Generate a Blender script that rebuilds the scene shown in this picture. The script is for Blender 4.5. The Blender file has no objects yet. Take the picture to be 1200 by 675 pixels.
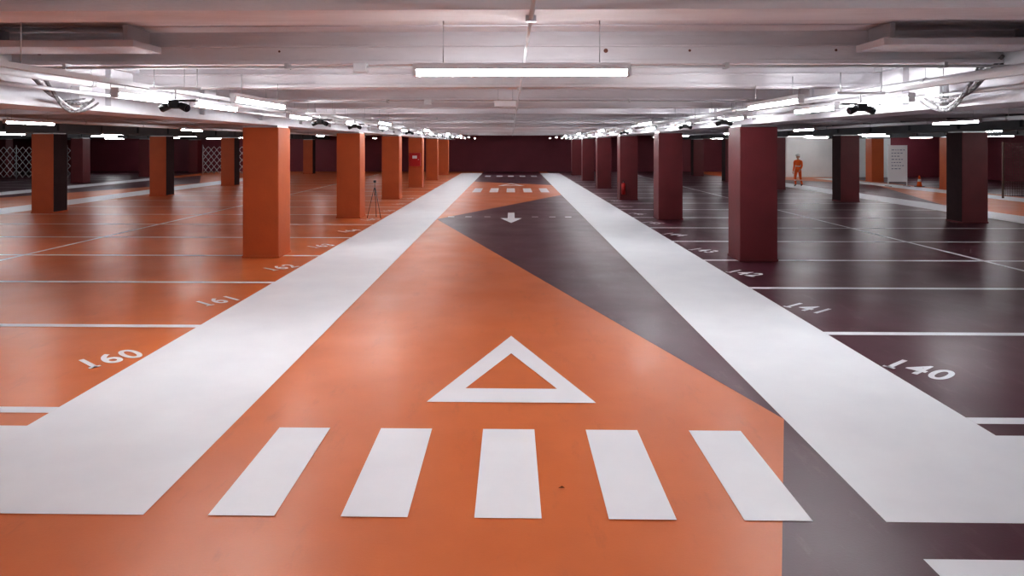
import bpy, bmesh, math, random
from mathutils import Vector, Matrix
random.seed(4)
S = bpy.context.scene
COL = S.collection

# ---------------------------------------------------------------- materials
def mat(name, col, rough=0.5, col2=None, nscale=3.0, bump=0.0, bscale=40.0, metal=0.0, emit=None, estr=0, rvar=0.0, spec=0.5, lo=0.25, hi=0.75, det=8, stretch=None, scuff=None):
    m = bpy.data.materials.new(name); m.use_nodes = True
    nt = m.node_tree; b = nt.nodes['Principled BSDF']
    b.inputs['Base Color'].default_value = (*col, 1)
    b.inputs['Roughness'].default_value = rough
    b.inputs['Metallic'].default_value = metal
    b.inputs['Specular IOR Level'].default_value = spec
    if emit:
        b.inputs['Emission Color'].default_value = (*emit, 1)
        b.inputs['Emission Strength'].default_value = estr
    if col2 or bump or rvar:
        geo = nt.nodes.new('ShaderNodeNewGeometry')
        src = geo.outputs['Position']
        if stretch:
            mp = nt.nodes.new('ShaderNodeMapping'); mp.inputs['Scale'].default_value = stretch
            nt.links.new(src, mp.inputs['Vector']); src = mp.outputs['Vector']
    if col2:
        n = nt.nodes.new('ShaderNodeTexNoise'); n.inputs['Scale'].default_value = nscale
        n.inputs['Detail'].default_value = det; n.inputs['Roughness'].default_value = 0.55
        nt.links.new(src, n.inputs['Vector'])
        r = nt.nodes.new('ShaderNodeValToRGB')
        r.color_ramp.elements[0].position = lo; r.color_ramp.elements[1].position = hi
        r.color_ramp.elements[0].color = (*col, 1); r.color_ramp.elements[1].color = (*col2, 1)
        nt.links.new(n.outputs['Fac'], r.inputs['Fac'])
        out = r.outputs['Color']
        if scuff:
            # faint dusty scuffs: stretched high-detail noise, thresholded
            mp2 = nt.nodes.new('ShaderNodeMapping'); mp2.inputs['Scale'].default_value = (3.2, 0.9, 1); mp2.inputs['Rotation'].default_value = (0, 0, .5)
            nt.links.new(geo.outputs['Position'], mp2.inputs['Vector'])
            ns = nt.nodes.new('ShaderNodeTexNoise'); ns.inputs['Scale'].default_value = 1.7; ns.inputs['Detail'].default_value = 12
            ns.inputs['Roughness'].default_value = 0.72
            nt.links.new(mp2.outputs['Vector'], ns.inputs['Vector'])
            rs = nt.nodes.new('ShaderNodeMapRange'); rs.inputs['From Min'].default_value = 0.56; rs.inputs['From Max'].default_value = 0.78
            rs.inputs['To Max'].default_value = scuff[3]
            nt.links.new(ns.outputs['Fac'], rs.inputs['Value'])
            mx = nt.nodes.new('ShaderNodeMix'); mx.data_type = 'RGBA'
            nt.links.new(rs.outputs['Result'], mx.inputs['Factor'])
            nt.links.new(out, mx.inputs['A']); mx.inputs['B'].default_value = (*scuff[:3], 1)
            out = mx.outputs['Result']
        nt.links.new(out, b.inputs['Base Color'])
    if rvar:
        n2 = nt.nodes.new('ShaderNodeTexNoise'); n2.inputs['Scale'].default_value = 0.9
        n2.inputs['Detail'].default_value = 3
        nt.links.new(src, n2.inputs['Vector'])
        mr = nt.nodes.new('ShaderNodeMapRange')
        mr.inputs['From Min'].default_value = 0.1; mr.inputs['From Max'].default_value = 0.9
        mr.inputs['To Min'].default_value = rough - rvar; mr.inputs['To Max'].default_value = rough + rvar
        nt.links.new(n2.outputs['Fac'], mr.inputs['Value'])
        nt.links.new(mr.outputs['Result'], b.inputs['Roughness'])
    if bump:
        n3 = nt.nodes.new('ShaderNodeTexNoise'); n3.inputs['Scale'].default_value = bscale
        n3.inputs['Detail'].default_value = 3
        nt.links.new(src, n3.inputs['Vector'])
        bp = nt.nodes.new('ShaderNodeBump'); bp.inputs['Strength'].default_value = bump
        bp.inputs['Distance'].default_value = 0.01
        nt.links.new(n3.outputs['Fac'], bp.inputs['Height'])
        nt.links.new(bp.outputs['Normal'], b.inputs['Normal'])
    return m

M_orange = mat('floor_orange_paint', (0.57, 0.147, 0.042), 0.36, (0.67, 0.188, 0.060), 1.1, 0.06, 60, rvar=0.08, det=5, scuff=(0.40, 0.12, 0.05, 0.6))
M_purple = mat('floor_purple_paint', (0.062, 0.0125, 0.024), 0.36, (0.088, 0.022, 0.037), 1.1, 0.06, 60, rvar=0.08, det=5, scuff=(0.17, 0.09, 0.10, 0.7))
M_white = mat('white_road_paint', (0.82, 0.83, 0.87), 0.43, (0.89, 0.90, 0.93), 1.5, 0.05, 50, rvar=0.06, det=5)
M_colO = mat('column_orange_paint', (0.50, 0.11, 0.028), 0.55, (0.42, 0.09, 0.024), 2.0, 0.3, 22)
M_colM = mat('column_maroon_paint', (0.155, 0.018, 0.023), 0.5, (0.115, 0.014, 0.018), 2.0, 0.3, 22)
M_colD = mat('column_dark_side', (0.030, 0.014, 0.016), 0.75, (0.045, 0.022, 0.024), 2.5, 0.2, 25, spec=0.2)  # darker brown for one side of the second-row columns
M_ceil = mat('ceiling_painted_concrete', (0.71, 0.69, 0.72), 0.8, (0.50, 0.45, 0.47), 0.8, 0.4, 14, lo=0.38, hi=0.8, stretch=(.6, 2.5, 2.5))
M_beam = mat('beam_white_paint', (0.66, 0.65, 0.68), 0.7, (0.50, 0.47, 0.50), 1.6, 0.3, 18)
M_beamShade = mat('beam_shaded_grey', (0.085, 0.09, 0.098), 0.7, (0.12, 0.125, 0.135), 1.6, 0.3, 18)  # unlit look of the side-row beams put into their base colour
M_wallM = mat('wall_maroon_paint', (0.19, 0.028, 0.045), 0.6, (0.15, 0.022, 0.036), 0.8, 0.2, 15)
M_wallW = mat('wall_white_paint', (0.80, 0.82, 0.82), 0.7, (0.70, 0.72, 0.72), 0.9, 0.2, 15)
M_metal = mat('galvanised_metal', (0.50, 0.50, 0.52), 0.4, metal=0.7)
M_plastic = mat('white_plastic', (0.66, 0.66, 0.69), 0.5)
M_board = mat('board_white_face', (0.88, 0.89, 0.90), 0.5)
M_black = mat('black_plastic', (0.012, 0.012, 0.014), 0.4)
M_grey = mat('grey_cable', (0.13, 0.12, 0.125), 0.6)
M_tube = mat('led_tube_glow', (0.9, 0.9, 0.9), 0.4, emit=(0.95, 0.98, 1.0), estr=80)
M_red = mat('red_enamel', (0.40, 0.012, 0.012), 0.35)
M_rust = mat('rust_stain', (0.10, 0.035, 0.025), 0.9, (0.2, 0.09, 0.07), 20)
M_fence = mat('fence_brown_steel', (0.10, 0.055, 0.04), 0.5)
M_ink = mat('sign_ink', (0.16, 0.20, 0.32), 0.6)
M_glass = mat('lens_glass', (0.02, 0.02, 0.03), 0.08)
M_skin = mat('skin', (0.50, 0.26, 0.17), 0.55)
M_hi = mat('hivis_orange_cloth', (0.90, 0.16, 0.02), 0.8, (0.80, 0.13, 0.02), 12)
M_refl = mat('reflective_tape', (0.75, 0.75, 0.72), 0.3)
M_trou = mat('work_trousers', (0.80, 0.13, 0.025), 0.85, (0.65, 0.10, 0.02), 12)
M_boot = mat('boot_leather', (0.03, 0.02, 0.016), 0.6)
M_helm = mat('helmet_white', (0.8, 0.8, 0.78), 0.3)
M_hair = mat('hair_brown', (0.04, 0.022, 0.012), 0.7)
M_leaf = mat('dry_leaf', (0.18, 0.06, 0.02), 0.8)

# ---------------------------------------------------------------- mesh builder
class MB:
    def __init__(self, *mats):
        self.bm = bmesh.new(); self.mats = list(mats)
    def box(self, x0, x1, y0, y1, z0, z1, mi=0, bev=0.0):
        r = bmesh.ops.create_cube(self.bm, size=1.0)
        vs = r['verts']
        for v in vs:
            v.co = Vector(((x0+x1)/2 + v.co.x*(x1-x0), (y0+y1)/2 + v.co.y*(y1-y0), (z0+z1)/2 + v.co.z*(z1-z0)))
        fs = set(f for v in vs for f in v.link_faces)
        for f in fs: f.material_index = mi
        if bev:
            es = list(set(e for v in vs for e in v.link_edges))
            rb = bmesh.ops.bevel(self.bm, geom=es, offset=bev, segments=2, affect='EDGES', profile=0.6)
            for f in rb['faces']: f.material_index = mi
        return fs
    def cyl(self, p0, p1, r, mi=0, seg=10, r2=None):
        p0 = Vector(p0); p1 = Vector(p1); d = p1-p0
        q = d.to_track_quat('Z', 'Y').to_matrix().to_4x4()
        mtx = Matrix.Translation((p0+p1)/2) @ q
        res = bmesh.ops.create_cone(self.bm, cap_ends=True, segments=seg, radius1=r, radius2=r if r2 is None else r2, depth=d.length, matrix=mtx)
        for f in set(f for v in res['verts'] for f in v.link_faces):
            f.material_index = mi; f.smooth = len(f.verts) == 4
    def sphere(self, c, r, mi=0, sc=(1, 1, 1), seg=14):
        res = bmesh.ops.create_uvsphere(self.bm, u_segments=seg, v_segments=seg-4, radius=r,
              matrix=Matrix.Translation(c) @ Matrix.Diagonal((*sc, 1)))
        for f in set(f for v in res['verts'] for f in v.link_faces):
            f.material_index = mi; f.smooth = True
        return res['verts']
    def poly(self, pts, z, mi=0, holes=None):
        vs = [self.bm.verts.new((p[0], p[1], z)) for p in pts]
        f = self.bm.faces.new(vs); f.normal_update()
        if f.normal.z < 0: f.normal_flip()
        f.material_index = mi
    def tube(self, pts, r, mi=0, seg=6):
        for a, b in zip(pts[:-1], pts[1:]): self.cyl(a, b, r, mi, seg)
    def mesh(self, name):
        me = bpy.data.meshes.new(name); self.bm.to_mesh(me); self.bm.free()
        for m in self.mats: me.materials.append(m)
        return me
    def obj(self, name, loc=(0, 0, 0), rot=(0, 0, 0)):
        o = bpy.data.objects.new(name, self.mesh(name)); COL.objects.link(o)
        o.location = loc; o.rotation_euler = rot
        return o
def inst(name, me, loc, rotz=0.0):
    o = bpy.data.objects.new(name, me); COL.objects.link(o)
    o.location = loc; o.rotation_euler = (0, 0, rotz); return o

XL, XR, YB, YF = -46.0, 31.0, -8.0, 57.5
SLAB = 3.3
# ---------------------------------------------------------------- floor
b = MB(M_orange); b.box(XL, XR, YB, YF, -0.2, 0.0); b.obj('floor')

b = MB(M_purple)
z = 0.002
b.poly([(-2.28, 20.9), (2.28, 5.75), (2.28, 31.0)], z)
b.poly([(2.28, 5.75), (1.44, 3.66), (1.36, 2.3), (1.30, YB+.01), (3.0, YB+.01), (3.0, 5.75)], z)
b.poly([(3.0, YB+.01), (14.9, YB+.01), (14.9, YF-.01), (3.0, YF-.01)], z)
b.poly([(2.28, 38.5), (-2.28, 42.0), (-2.28, YF-.01), (2.28, YF-.01)], z)
b.poly([(22.3, YB+.01), (XR-.01, YB+.01), (XR-.01, YF-.01), (22.3, YF-.01)], z)
b.poly([(XL+.01, YB+.01), (-24.4, YB+.01), (-24.4, YF-.01), (XL+.01, YF-.01)], z)
b.poly([(16.3, 26.0), (20.9, 40.0), (16.3, 46.0)], z)
b.poly([(-22.9, 26.0), (-18.4, 40.0), (-22.9, 50.0)], z)
b.obj('purple_floor_paint')

zw = 0.004
b = MB(M_white)
def rect(x0, x1, y0, y1, zz=zw): b.poly([(x0, y0), (x1, y0), (x1, y1), (x0, y1)], zz)
rect(-3.95, -2.28, 4.19, 54.5); rect(-14.0, -3.95, 4.19, 5.5)
rect(2.28, 3.82, 4.19, 54.5); rect(3.82, 12.8, 4.19, 5.45)
rect(2.28, 12.8, -2.0, 3.82)
for x0, x1 in ((-18.3, -16.7), (-24.5, -22.9), (14.8, 16.35), (20.3, 21.8)):
    rect(x0, x1, 6.0, 46.5)
b.obj('white_lane_band')

b = MB(M_white)
def stall_lines(x0, x1, y0, sp, n, w=0.13):
    for k in range(n): rect(x0, x1, y0+k*sp-w/2, y0+k*sp+w/2, 0.0045)
stall_lines(-10.05, -3.95, 5.83, 2.72, 18); stall_lines(-16.7, -10.15, 5.83, 2.72, 18)
stall_lines(3.82, 9.25, 5.74, 2.62, 19); stall_lines(9.35, 14.8, 5.74, 2.62, 19)
stall_lines(-30.5, -24.5, 8.55, 2.72, 17); stall_lines(-36.5, -30.6, 8.55, 2.72, 17)
stall_lines(22.4, 28.0, 8.4, 2.62, 15)
rect(-10.15, -10.05, 5.83, 52, 0.0045); rect(9.25, 9.35, 5.74, 52, 0.0045); rect(-30.6, -30.5, 8.5, 52, 0.0045)
b.obj('parking_stall_line')

def zebra(y0, y1, cx=-0.02):
    global b
    b = MB(M_white)
    for k in range(-2, 3):
        rect(cx+k*0.825-0.207, cx+k*0.825+0.207, y0, y1, 0.0055)
    b.obj('zebra_crossing')
zebra(4.19, 5.5); zebra(32.6, 35.6); zebra(48.0, 50.0)

def tri(y0, y1, s=1.0, cx=0.0):
    bb = MB(M_white)
    o = [(-0.755*s, y0), (0.755*s, y0), (0, y1)]
    h = y1-y0
    i = [(-0.43*s, y0+h*.163), (0.43*s, y0+h*.163), (0, y0+h*.675)]
    for a in range(3):
        c = (a+1) % 3
        bb.poly([o[a], o[c], i[c], i[a]], 0.0055)
    bb.obj('yield_triangle_marking', (cx, 0, 0))
tri(6.07, 8.18); tri(37.6, 40.2)
bb = MB(M_white)
bb.poly([(0, 19.9), (0.34, 21.2), (-0.34, 21.2)], 0.0055); bb.poly([(-0.11, 21.2), (0.11, 21.2), (0.11, 22.9), (-0.11, 22.9)], 0.0055)
bb.obj('direction_arrow_marking')
bb = MB(M_white)
for x in (-1.9, -1.35, -0.75, 0.75, 1.3, 1.8): bb.poly([(x-.1, 21.5), (x+.1, 21.5), (x+.1, 21.66), (x-.1, 21.66)], 0.0055)
bb.obj('dashed_floor_marking')

# stall numbers
def number(txt, x, y, ang):
    cu = bpy.data.curves.new('stall_number', 'FONT'); cu.body = txt; cu.size = 0.55
    cu.align_x = 'CENTER'; cu.align_y = 'CENTER'; cu.space_character = 1.12; cu.offset = 0.012
    t = bpy.data.objects.new('tmp', cu); COL.objects.link(t)
    bpy.context.view_layer.update()
    me = bpy.data.meshes.new_from_object(t.evaluated_get(bpy.context.evaluated_depsgraph_get()))
    bpy.data.objects.remove(t)
    low = sorted(v.co.y for v in me.vertices)[0]
    cand = sorted([v.co.x for v in me.vertices if v.co.y < low+.03])
    xa = cand[0]
    bmx = bmesh.new(); bmx.from_mesh(me)
    q = [bmx.verts.new(p) for p in ((xa-.05, low+.006, 0), (xa+.12, low+.006, 0), (xa+.12, low+.055, 0), (xa-.05, low+.055, 0))]
    bmx.faces.new(q); bmx.to_mesh(me); bmx.free()
    me.materials.clear(); me.materials.append(M_white)
    o = bpy.data.objects.new('stall_number', me); COL.objects.link(o)
    o.location = (x, y, 0.006); o.rotation_euler = (0, 0, math.radians(ang)); o.scale = (0.68, 1.0, 1)
for k in range(9):
    number(str(160+k), -4.28, 7.22+2.70*k, 52)
    number(str(140+k), 4.14, 7.03+2.60*k, -52)

# ---------------------------------------------------------------- ceiling (transverse ribs)
prof = []
first = 6.15
pitch = 2.47
k0 = math.floor((YB-first)/pitch)
ribs = [first+k*pitch for k in range(k0, 40)]
def groove(y0, y1):
    n = max(1, int(round((y1-y0)/0.35))); st = (y1-y0)/n
    for i in range(n):
        a = y0+i*st
        prof.extend([(a, SLAB), (a+st*.80, SLAB), (a+st*.82, SLAB+.06), (a+st*.98, SLAB+.06)])
last = YB
for r in ribs:
    if r < YB+.2 or r > YF-.6: continue
    groove(last, r-.01)
    prof.extend([(r, SLAB-.02), (r, 3.20), (r-.02, 3.195), (r-.02, 3.18), (r, 3.175), (r, 3.06), (r-.03, 3.055), (r-.03, 3.02), (r+.30, 3.02), (r+.33, 3.06), (r+.33, SLAB-.02)])
    last = r+.34
groove(last, YF)
bm = bmesh.new()
pv = None
for (yy, zz) in prof:
    a = bm.verts.new((XL, yy, zz)); c = bm.verts.new((XR, yy, zz))
    if pv: bm.faces.new((pv[0], pv[1], c, a))
    pv = (a, c)
a = bm.verts.new((XL, YB, 3.6)); c = bm.verts.new((XR, YB, 3.6)); d = bm.verts.new((XR, YF, 3.6)); e = bm.verts.new((XL, YF, 3.6))
bm.faces.new((a, c, d, e))
me = bpy.data.meshes.new('ceiling'); bm.to_mesh(me); bm.free(); me.materials.append(M_ceil)
COL.objects.link(bpy.data.objects.new('ceiling', me))

def beam(xc, m, w=0.66, zb=2.68):
    bb = MB(m)
    bb.box(xc-w/2, xc+w/2, YB+.02, YF-.02, zb, zb+.07)
    bb.box(xc-w/2+.1, xc+w/2-.1, YB+.02, YF-.02, zb+.07, 3.28)
    bb.box(xc-w/2+.02, xc+w/2-.02, YB+.02, YF-.02, 3.2, 3.32)
    for k in range(0, 25):
        y = YB+1.2+k*2.47
        if y < YF-1: bb.box(xc-w/2+.03, xc+w/2-.03, y, y+.05, zb+.06, 3.22)
    bb.obj('ceiling_beam')
beam(-5.05, M_beam); beam(4.85, M_beam)
beam(-15.6, M_beamShade); beam(13.45, M_beamShade); beam(-25.8, M_beamShade); beam(22.4, M_beamShade); beam(-36, M_beamShade)

def wall(n, x0, x1, y0, y1, m):
    b = MB(m); b.box(x0, x1, y0, y1, -0.2, 3.6); b.obj(n)
wall('wall_back', XL, XR, YF, YF+.2, M_wallM)
wall('wall_front', XL, XR, YB-.2, YB, M_wallW)
wall('wall_left', XL-.2, XL, YB-.2, YF+.2, M_wallM)
wall('wall_right', XR, XR+.2, YB-.2, YF+.2, M_wallM)
b = MB(M_wallW, M_wallM); b.box(19.2, 26.4, 48, 48.2, 0.006, 3.0); b.box(26.4, 30.98, 48, 48.2, 0.006, 3.0, 1)
b.box(19.2, 19.4, 48.2, YF-.02, 0.006, 3.0); b.obj('wall_partition')

# ---------------------------------------------------------------- columns
def colmesh(m, s=0.73, dark=0):
    bb = MB(m, M_colD, M_metal)
    bb.box(-s/2, s/2, -s/2, s/2, 0.006, 2.64, 0, 0.018)
    bb.box(-s/2-.012, s/2+.012, -s/2-.012, s/2+.012, 0.006, 0.05, 0, 0.006)
    bb.box(-s/2+.03, s/2-.03, -s/2+.03, s/2-.03, 2.64, 2.68, 2)
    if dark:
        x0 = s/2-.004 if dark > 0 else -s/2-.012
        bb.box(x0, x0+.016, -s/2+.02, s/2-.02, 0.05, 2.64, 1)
    return bb.mesh('parking_column')
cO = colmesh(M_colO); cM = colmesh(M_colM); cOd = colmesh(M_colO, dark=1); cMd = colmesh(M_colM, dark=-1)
for k in range(-2, 6):
    if k >= 0:
        inst('parking_column', cO, (-5.06, 14.06+7.42*k, 0)); inst('parking_column', cM, (4.84, 13.8+7.38*k, 0))
    if k >= -1:
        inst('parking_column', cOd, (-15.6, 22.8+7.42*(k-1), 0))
        inst('parking_column', cM, (-25.8, 25.6+7.42*(k-1), 0))
        inst('parking_column', cM, (-36.0, 25.6+7.42*(k-1), 0))
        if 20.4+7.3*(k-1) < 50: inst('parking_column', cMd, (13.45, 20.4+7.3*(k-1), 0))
for y in (13.2, 20.5, 35.1, 42.4): inst('parking_column', cO, (22.35, y, 0))

# ---------------------------------------------------------------- lamps
def lampmesh(L=1.5, drop=0.22):
    bb = MB(M_plastic, M_tube, M_metal)
    bb.box(-L/2, L/2, -.035, .035, .015, .06, 0, .006)
    bb.cyl((-L/2+.02, 0, -.004), (L/2-.02, 0, -.004), .024, 1, 8)
    bb.box(-L/2-.004, -L/2+.025, -.03, .03, -.03, .02, 0, .004); bb.box(L/2-.025, L/2+.004, -.03, .03, -.03, .02, 0, .004)
    for s in (-1, 1):
        bb.cyl((s*L*.36, 0, .06), (s*L*.36, 0, drop), .004, 2, 6)
    return bb.mesh('tube_lamp')
L2 = lampmesh(1.2, 0.09); L3 = lampmesh(1.5, 0.26)
H = math.pi/2
inst('tube_lamp', lampmesh(1.5, 0.49), (0.07, 4.72, 2.80))
LZ = 2.75
for k in range(-1, 7):
    inst('tube_lamp', L3, (-2.75, 7.45+7.3*k, LZ), H)
    inst('tube_lamp', L3, (2.95, 7.75+7.3*k, LZ), H)
for y in [-2.0, 1.2, 6.65, 8.15, 11.4]+[15.1+3.7*k for k in range(11)]: inst('tube_lamp', L2, (-3.55, y, LZ), H)
for y in [-2.0, 1.2, 7.4, 8.95, 12.2]+[15.6+3.7*k for k in range(11)]: inst('tube_lamp', L2, (3.95, y, LZ), H)
for k in range(-1, 7):
    for x in (-10.2, -18.0, -23.0, -31, 9.2, 16.0, 20.2, 27.0):
        if x > 20 and k == 6: continue
        inst('tube_lamp', L3, (x, 7.0+7.3*k+(2 if abs(x) > 12 else 0), LZ), 0 if abs(x) > 12 else H)

for x in (-3.55, 3.95):
    bb = MB(M_metal, M_plastic)
    bb.box(x-.03, x+.03, -6, 55, 2.84, 2.88, 1)
    for k in range(25):
        yy = -5+k*2.47
        if yy < 55: bb.cyl((x, yy, 2.88), (x, yy, 3.29), .005, 0, 6)
    bb.obj('cable_trunking')
bb = MB(M_plastic, M_metal)
bb.cyl((.11, -4, 3.0), (.11, 56, 3.0), .013, 0, 8)
for k in range(0, 24): bb.box(.08, .14, -3.6+2.47*k, -3.57+2.47*k, 2.985, 3.02, 1)
bb.obj('ceiling_conduit')
for y in (6.05, 11.0, 18.4):
    bb = MB(M_plastic, M_metal)
    bb.cyl((-4.7, y, 2.985), (4.5, y, 2.985), .012, 0, 8)
    for x in (-4, -2, 1.9, 3.8): bb.box(x-.015, x+.015, y-.02, y+.08, 2.97, 3.02, 1)
    bb.box(-1.4, -1.28, y-.04, y+.06, 2.94, 3.02, 0, .008)
    bb.obj('ceiling_conduit')
for x, z_, r_ in ((-4.35, 2.93, .035), (4.2, 2.93, .035), (-4.15, 2.80, .018), (4.38, 2.80, .018), (-12.0, 2.9, .05), (11.5, 2.9, .05)):
    bb = MB(M_plastic, M_metal)
    bb.cyl((x, -6, z_), (x, 56, z_), r_, 0, 12)
    for k in range(20): bb.cyl((x, -5+3*k, z_), (x, -5+3*k, 3.28), .005, 1, 6); bb.cyl((x, -5.03+3*k, z_), (x, -4.97+3*k, z_), r_+.008, 1, 12)
    bb.obj('sprinkler_pipe')
for x in (-6.6, 6.3):
    bb = MB(M_metal, M_grey)
    for s in (-.18, .18): bb.box(x+s-.01, x+s+.01, -6, 56, 2.84, 2.9, 0)
    for k in range(150): bb.box(x-.18, x+.18, -5.9+.41*k, -5.87+.41*k, 2.845, 2.86, 0)
    for s in (-.1, -.04, .03, .1): bb.cyl((x+s, -6, 2.88), (x+s, 56, 2.88), .018, 1, 6)
    bb.obj('cable_tray')

# sensor cameras
bb = MB(M_black, M_glass, M_metal, M_plastic)
bb.box(-.05, .05, -.05, .05, -.03, .05, 0, .012)
for s in (-1, 1):
    bb.cyl((s*.04, 0, 0), (s*.12, -.02, -.03), .030, 0, 14, .038)
    bb.cyl((s*.12, -.02, -.03), (s*.13, -.022, -.034), .030, 1, 14)
    bb.box(min(s*.05, s*.2), max(s*.05, s*.2), -.03, .03, .035, .05, 0, .004)
bb.cyl((0, 0, .05), (0, 0, .14), .008, 2, 8); bb.box(-.24, .24, -.012, .012, .14, .165, 3)
bb.cyl((.2, 0, .16), (.2, 0, .36), .005, 2, 6); bb.cyl((-.2, 0, .16), (-.2, 0, .36), .005, 2, 6)
sens = bb.mesh('parking_sensor')
for x, y in ((-3.1, 6.25), (3.5, 6.9), (-3.15, 11.2), (3.5, 11.3), (-3.15, 13.7), (3.5, 13.8), (-3.15, 21.1), (3.5, 21.2)):
    inst('parking_sensor', sens, (x, y, 2.66))
bb = MB(M_plastic, M_metal)
bb.box(-.15, .15, -.04, .04, -.04, .04, 0, .01); bb.box(-.13, .13, -.045, -.038, -.025, .025, 0)
bb.cyl((-.1, 0, .04), (-.1, 0, .4), .004, 1, 6); bb.cyl((.1, 0, .04), (.1, 0, .4), .004, 1, 6)
em = bb.mesh('emergency_light')
for y in (9.4, 16.9, 24.3): inst('emergency_light', em, (-.08, y, 2.86))

def cables(x, y, sgn):
    bb = MB(M_grey, M_plastic)
    for i in range(5):
        pts = []
        for t in range(17):
            u = t/16
            pts.append((x-sgn*(.04+.05*math.sin(u*3.1+i*.5)+.018*i), y-.5+.05*i+1.1*u, 3.10-.36*math.sin(u*math.pi*.62+.1)-.035*i*math.sin(u*3.1)+.02*math.sin(i*2+u*9)))
        bb.tube(pts, .011+.005*(i % 2), 0 if i != 2 else 1, 7)
    bb.box(x-.06, x+.06, y-.68, y-.42, 2.98, 3.19, 1, .01)
    bb.box(x-.05, x+.05, y+.5, y+.72, 2.70, 2.92, 1, .01)
    bb.obj('cable_bundle')
cables(4.42, 6.55, 1); cables(-4.62, 6.65, -1)
for x0, x1 in ((-4.55, -3.1), (3.0, 4.45)):
    bb = MB(M_beam, M_metal); bb.box(x0, x1, 5.55, 6.0, 3.10, 3.16, 0, .008)
    for xx in (x0+.1, x1-.1): bb.box(xx-.02, xx+.02, 5.6, 5.95, 3.16, 3.29, 1)
    bb.obj('ceiling_panel')
bb = MB(M_rust)
for x, y, r in ((.85, 6.145, .02), (-4.3, 6.145, .028), (3.3, 6.145, .02), (2.9, 6.145, .012), (1.6, 6.145, .012), (3.36, 6.145, .016), (-2.1, 6.145, .01)):
    bb.cyl((x, y, 3.14), (x, y+.004, 3.14), r, 0, 9)
bb.obj('rust_spot')

# ---------------------------------------------------------------- props
bb = MB(M_black, M_metal)
for a in (90, 210, 330):
    c, s_ = math.cos(math.radians(a)), math.sin(math.radians(a))
    bb.cyl((.03*c, .03*s_, .9), (.14*c, .14*s_, .45), .009, 0, 8); bb.cyl((.14*c, .14*s_, .45), (.24*c, .24*s_, .02), .007, 0, 8)
    bb.sphere((.24*c, .24*s_, .018), .012, 0)
bb.cyl((0, 0, .7), (0, 0, 1.1), .009, 0, 8); bb.cyl((0, 0, .88), (0, 0, .94), .025, 0, 10)
bb.box(-.04, .04, -.03, .03, 1.1, 1.17, 0, .01); bb.cyl((0, -.03, 1.135), (0, -.055, 1.135), .02, 0, 12)
bb.obj('survey_tripod', (-4.25, 21.2, 0.005))
bb = MB(M_red, M_plastic, M_metal)
bb.box(-.3, .3, -.11, .11, -.35, .35, 0, .015); bb.box(-.26, .26, -.122, -.108, -.31, .31, 0, .006)
bb.box(-.12, .12, -.128, -.12, .05, .2, 1); bb.cyl((.2, -.12, 0), (.2, -.15, 0), .02, 2, 8)
bb.obj('fire_hose_cabinet', (-5.06, 35.83, 1.5))
def extinguisher(x, y, z=0.5):
    bb = MB(M_red, M_black, M_metal, M_plastic)
    bb.cyl((0, 0, 0), (0, 0, .42), .08, 0, 18); bb.sphere((0, 0, .42), .08, 0, (1, 1, .6)); bb.sphere((0, 0, 0), .08, 0, (1, 1, .3))
    bb.cyl((0, 0, .45), (0, 0, .52), .02, 2, 8); bb.box(-.015, .015, -.1, .05, .52, .54, 1)
    bb.tube([(0, -.03, .5), (.07, -.06, .46), (.1, -.05, .3), (.09, -.05, .12)], .01, 1)
    bb.box(-.03, .03, .05, .09, .1, .4, 2)
    bb.obj('fire_extinguisher', (x, y, z))
extinguisher(4.60, 28.07, .25)
bb = MB(M_board, M_metal, M_ink)
bb.box(-.5, .5, -.015, .015, .25, 2.2, 0)
for s in (-1, 1):
    bb.box(s*.5-.02, s*.5+.02, -.02, .02, 0, 2.22, 0); bb.box(s*.5-.03, s*.5+.03, -.3, .3, 0, .04, 1)
bb.box(-.52, .52, -.02, .02, 2.2, 2.24, 0)
random.seed(2)
for r_ in range(7):
    zz = 1.98-r_*.17; x = -.33
    w_ = .66*(.65+.35*random.random())
    while x < -.33+w_:
        l = .05+.1*random.random(); bb.box(x, min(x+l, .38), -.019, -.014, zz-.018, zz+.018, 2); x += l+.06
bb.obj('notice_board', (21.0, 37.5, 0.008))
bb = MB(M_fence)
for k in range(6): bb.box(k*1.6-.03, k*1.6+.03, -.03, .03, 0, 2.4)
for k in range(81): bb.box(k*.1-.006, k*.1+.006, -.004, .004, .08, 2.35)
for k in range(24): bb.box(0, 8, -.004, .004, .1+k*.1-.006, .1+k*.1+.006)
bb.obj('wire_mesh_fence', (20.9, 29.4, 0.006))
def lattice(x0, x1, y):
    bb = MB(M_plastic, M_metal)
    n = int((x1-x0)/.42)
    for i in range(n):
        xa = x0+i*.42
        for j in range(4):
            za = .12+j*.5
            bb.cyl((xa, y, za), (xa+.42, y, za+.5), .022, 0, 6); bb.cyl((xa, y+.03, za+.5), (xa+.42, y+.03, za), .022, 0, 6)
    for i in range(0, n+1, 4): bb.cyl((x0+i*.42, y+.015, .006), (x0+i*.42, y+.015, 2.25), .035, 1, 8)
    bb.obj('lattice_gate')
lattice(-23.0, -18.2, 50.5); lattice(-34.0, -27.5, 44.0)
bb = MB(M_hi, M_refl, M_black)
bb.box(-.18, .18, -.18, .18, 0, .03, 2, .01); bb.cyl((0, 0, .03), (0, 0, .6), .13, 0, 18, .03)
bb.cyl((0, 0, .28), (0, 0, .42), .091, 1, 18, .067)
cone = bb.mesh('traffic_cone')
inst('traffic_cone', cone, (22.0, 37.2, 0.004))
bb = MB(M_leaf)
vs = [bb.bm.verts.new(p) for p in ((-.022, 0, .007), (0, -.009, .012), (.024, .002, .008), (.004, .014, .015))]
bb.bm.faces.new(vs); bb.obj('dry_leaf', (.335, 4.56, 0))

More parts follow.
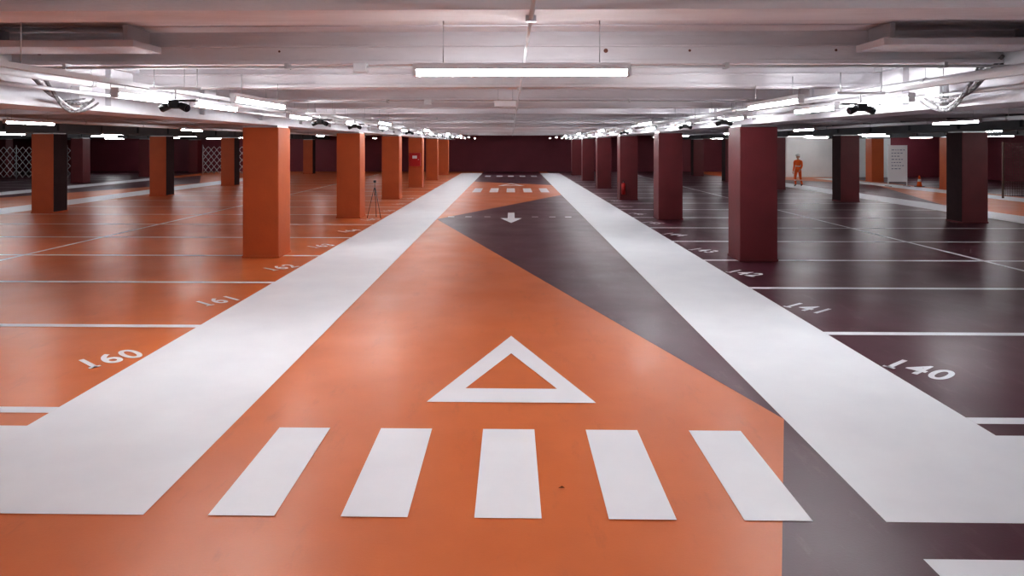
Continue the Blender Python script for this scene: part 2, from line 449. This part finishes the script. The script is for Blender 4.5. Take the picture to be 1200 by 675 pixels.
# ---------------------------------------------------------------- worker
def skin_obj(verts, edges, radii, root=0, sub=2):
    me = bpy.data.meshes.new('sk'); me.from_pydata(verts, edges, [])
    o = bpy.data.objects.new('sk', me); COL.objects.link(o)
    md = o.modifiers.new('Skin', 'SKIN'); md.use_smooth_shade = True
    for i, r in enumerate(radii):
        rr = r if isinstance(r, tuple) else (r, r)
        me.skin_vertices[0].data[i].radius = rr
        me.skin_vertices[0].data[i].use_root = (i == root)
    s = o.modifiers.new('Sub', 'SUBSURF'); s.levels = sub; s.render_levels = sub
    bpy.context.view_layer.update()
    m2 = bpy.data.meshes.new_from_object(o.evaluated_get(bpy.context.evaluated_depsgraph_get()))
    bpy.data.objects.remove(o)
    return m2
V = [(0, 0, .93), (0, 0, 1.08), (0, -.01, 1.25), (0, 0, 1.38), (0, 0, 1.46), (0, -.015, 1.53),
     (-.10, 0, .88), (-.11, -.10, .50), (-.11, -.05, .10), (-.11, -.17, .045),
     (.10, 0, .88), (.11, .03, .50), (.11, .22, .13), (.11, .12, .05),
     (-.19, 0, 1.37), (-.24, .06, 1.12), (-.25, -.02, .88), (-.25, -.05, .80),
     (.19, 0, 1.37), (.24, -.05, 1.12), (.25, -.20, .95), (.25, -.26, .90)]
E = [(0,1),(1,2),(2,3),(3,4),(4,5),(0,6),(6,7),(7,8),(8,9),(0,10),(10,11),(11,12),(12,13),(3,14),(14,15),(15,16),(16,17),(3,18),(18,19),(19,20),(20,21)]
R = [(.15,.11),(.135,.10),(.16,.115),(.13,.09),(.055,.055),(.05,.05),(.10,.10),(.068,.068),(.048,.048),(.045,.035),(.10,.10),(.068,.068),(.048,.048),(.045,.035),
     .068,.052,.038,.028,.068,.052,.038,.028]
bmw = bmesh.new()
mm = skin_obj(V, E, R)
mats = [M_hi, M_trou, M_boot, M_skin, M_refl, M_helm, M_hair, M_black]
mm.materials.clear()
for m in mats: mm.materials.append(m)
for p in mm.polygons:
    c = p.center; p.use_smooth = True
    arm = abs(c.x) > .195
    if arm and ((c.x < 0 and c.z < .86) or (c.x > 0 and c.y < -.21)): p.material_index = 3
    elif arm and c.z < 1.3: p.material_index = 0
    elif c.z < .12 : p.material_index = 2
    elif c.z < .93: p.material_index = 4 if .33 < c.z < .38 else 1
    elif c.z > 1.44: p.material_index = 3
    else: p.material_index = 4 if (1.08 < c.z < 1.13) else 0
bmw.from_mesh(mm)
for hx, hy, hz, dv in ((-.25, -.06, .79, (0, -.15, -1)), (.25, -.27, .89, (0, -.8, -.6))):
    d = Vector(dv).normalized()
    sgn = 1 if hx < 0 else -1
    for i in range(5):
        off = (i-1.5)*.019
        side = Vector((0, 1, 0)) - d*d.y; side.normalize()
        if i < 4:
            p0 = Vector((hx, hy, hz)) + side*off; L = (.07, .078, .074, .06)[i]
            pts = [p0-d*.0, p0+d*.045, p0+d*(.045+L*.5)+Vector((sgn*.008, 0, 0)), p0+d*(.045+L)+Vector((sgn*.024, 0, 0))]
        else:
            p0 = Vector((hx, hy, hz)) - side*.03
            pts = [p0, p0-side*.022+d*.03, p0-side*.028+d*.06]
        fm = skin_obj([tuple(p) for p in pts], [(j, j+1) for j in range(len(pts)-1)], [.012]+[.009]*(len(pts)-1), sub=1)
        fm.materials.clear()
        n0 = len(bmw.faces); bmw.from_mesh(fm); bmw.faces.ensure_lookup_table()
        for f in bmw.faces[n0:]: f.material_index = 3; f.smooth = True
w = MB(*mats); w.bm.free(); w.bm = bmw
vs = w.sphere((0, -.02, 1.61), .10, 3, (.78, .95, 1.15), 18)
for v in vs:
    if v.co.z < 1.57: v.co.x *= .86
w.sphere((0, -.125, 1.595), .017, 3, (.8, 1.1, 1.5))
for s in (-1, 1):
    w.sphere((s*.03, -.106, 1.62), .011, 5); w.sphere((s*.03, -.115, 1.62), .005, 7); w.sphere((s*.08, -.01, 1.60), .02, 3, (.4, .8, 1.3))
w.sphere((0, -.108, 1.553), .02, 2, (1.1, .4, .3))
w.sphere((0, .012, 1.63), .098, 6, (.82, .92, 1.05), 16)
hv = w.sphere((0, -.005, 1.665), .125, 5, (.9, 1.05, .88), 18)
for v in hv:
    if v.co.z < 1.665: v.co.z = 1.665 - (1.665-v.co.z)*.1
w.box(-.075, .075, -.18, -.11, 1.655, 1.667, 5, .004)
w.obj('construction_worker', (15.55, 37.3, 0.006), (0, 0, math.radians(-50)))

# ---------------------------------------------------------------- world + camera
wd = bpy.data.worlds.new('World'); S.world = wd; wd.use_nodes = True
wd.node_tree.nodes['Background'].inputs[0].default_value = (.5, .5, .55, 1)
wd.node_tree.nodes['Background'].inputs[1].default_value = 0.05
cd = bpy.data.cameras.new('camera'); cam = bpy.data.objects.new('camera', cd); COL.objects.link(cam)
cam.location = (0, 0, 2.3); cam.rotation_euler = (math.pi/2, 0, 0.018)
cd.sensor_width = 36; cd.lens = 24.0; cd.shift_x = 0.0128; cd.shift_y = -0.1404
cd.clip_end = 200
S.camera = cam
S.view_settings.view_transform = 'Standard'
S.view_settings.exposure = 0.1
try: S.view_settings.look = 'Medium High Contrast'
except Exception as ex: print('look', ex)
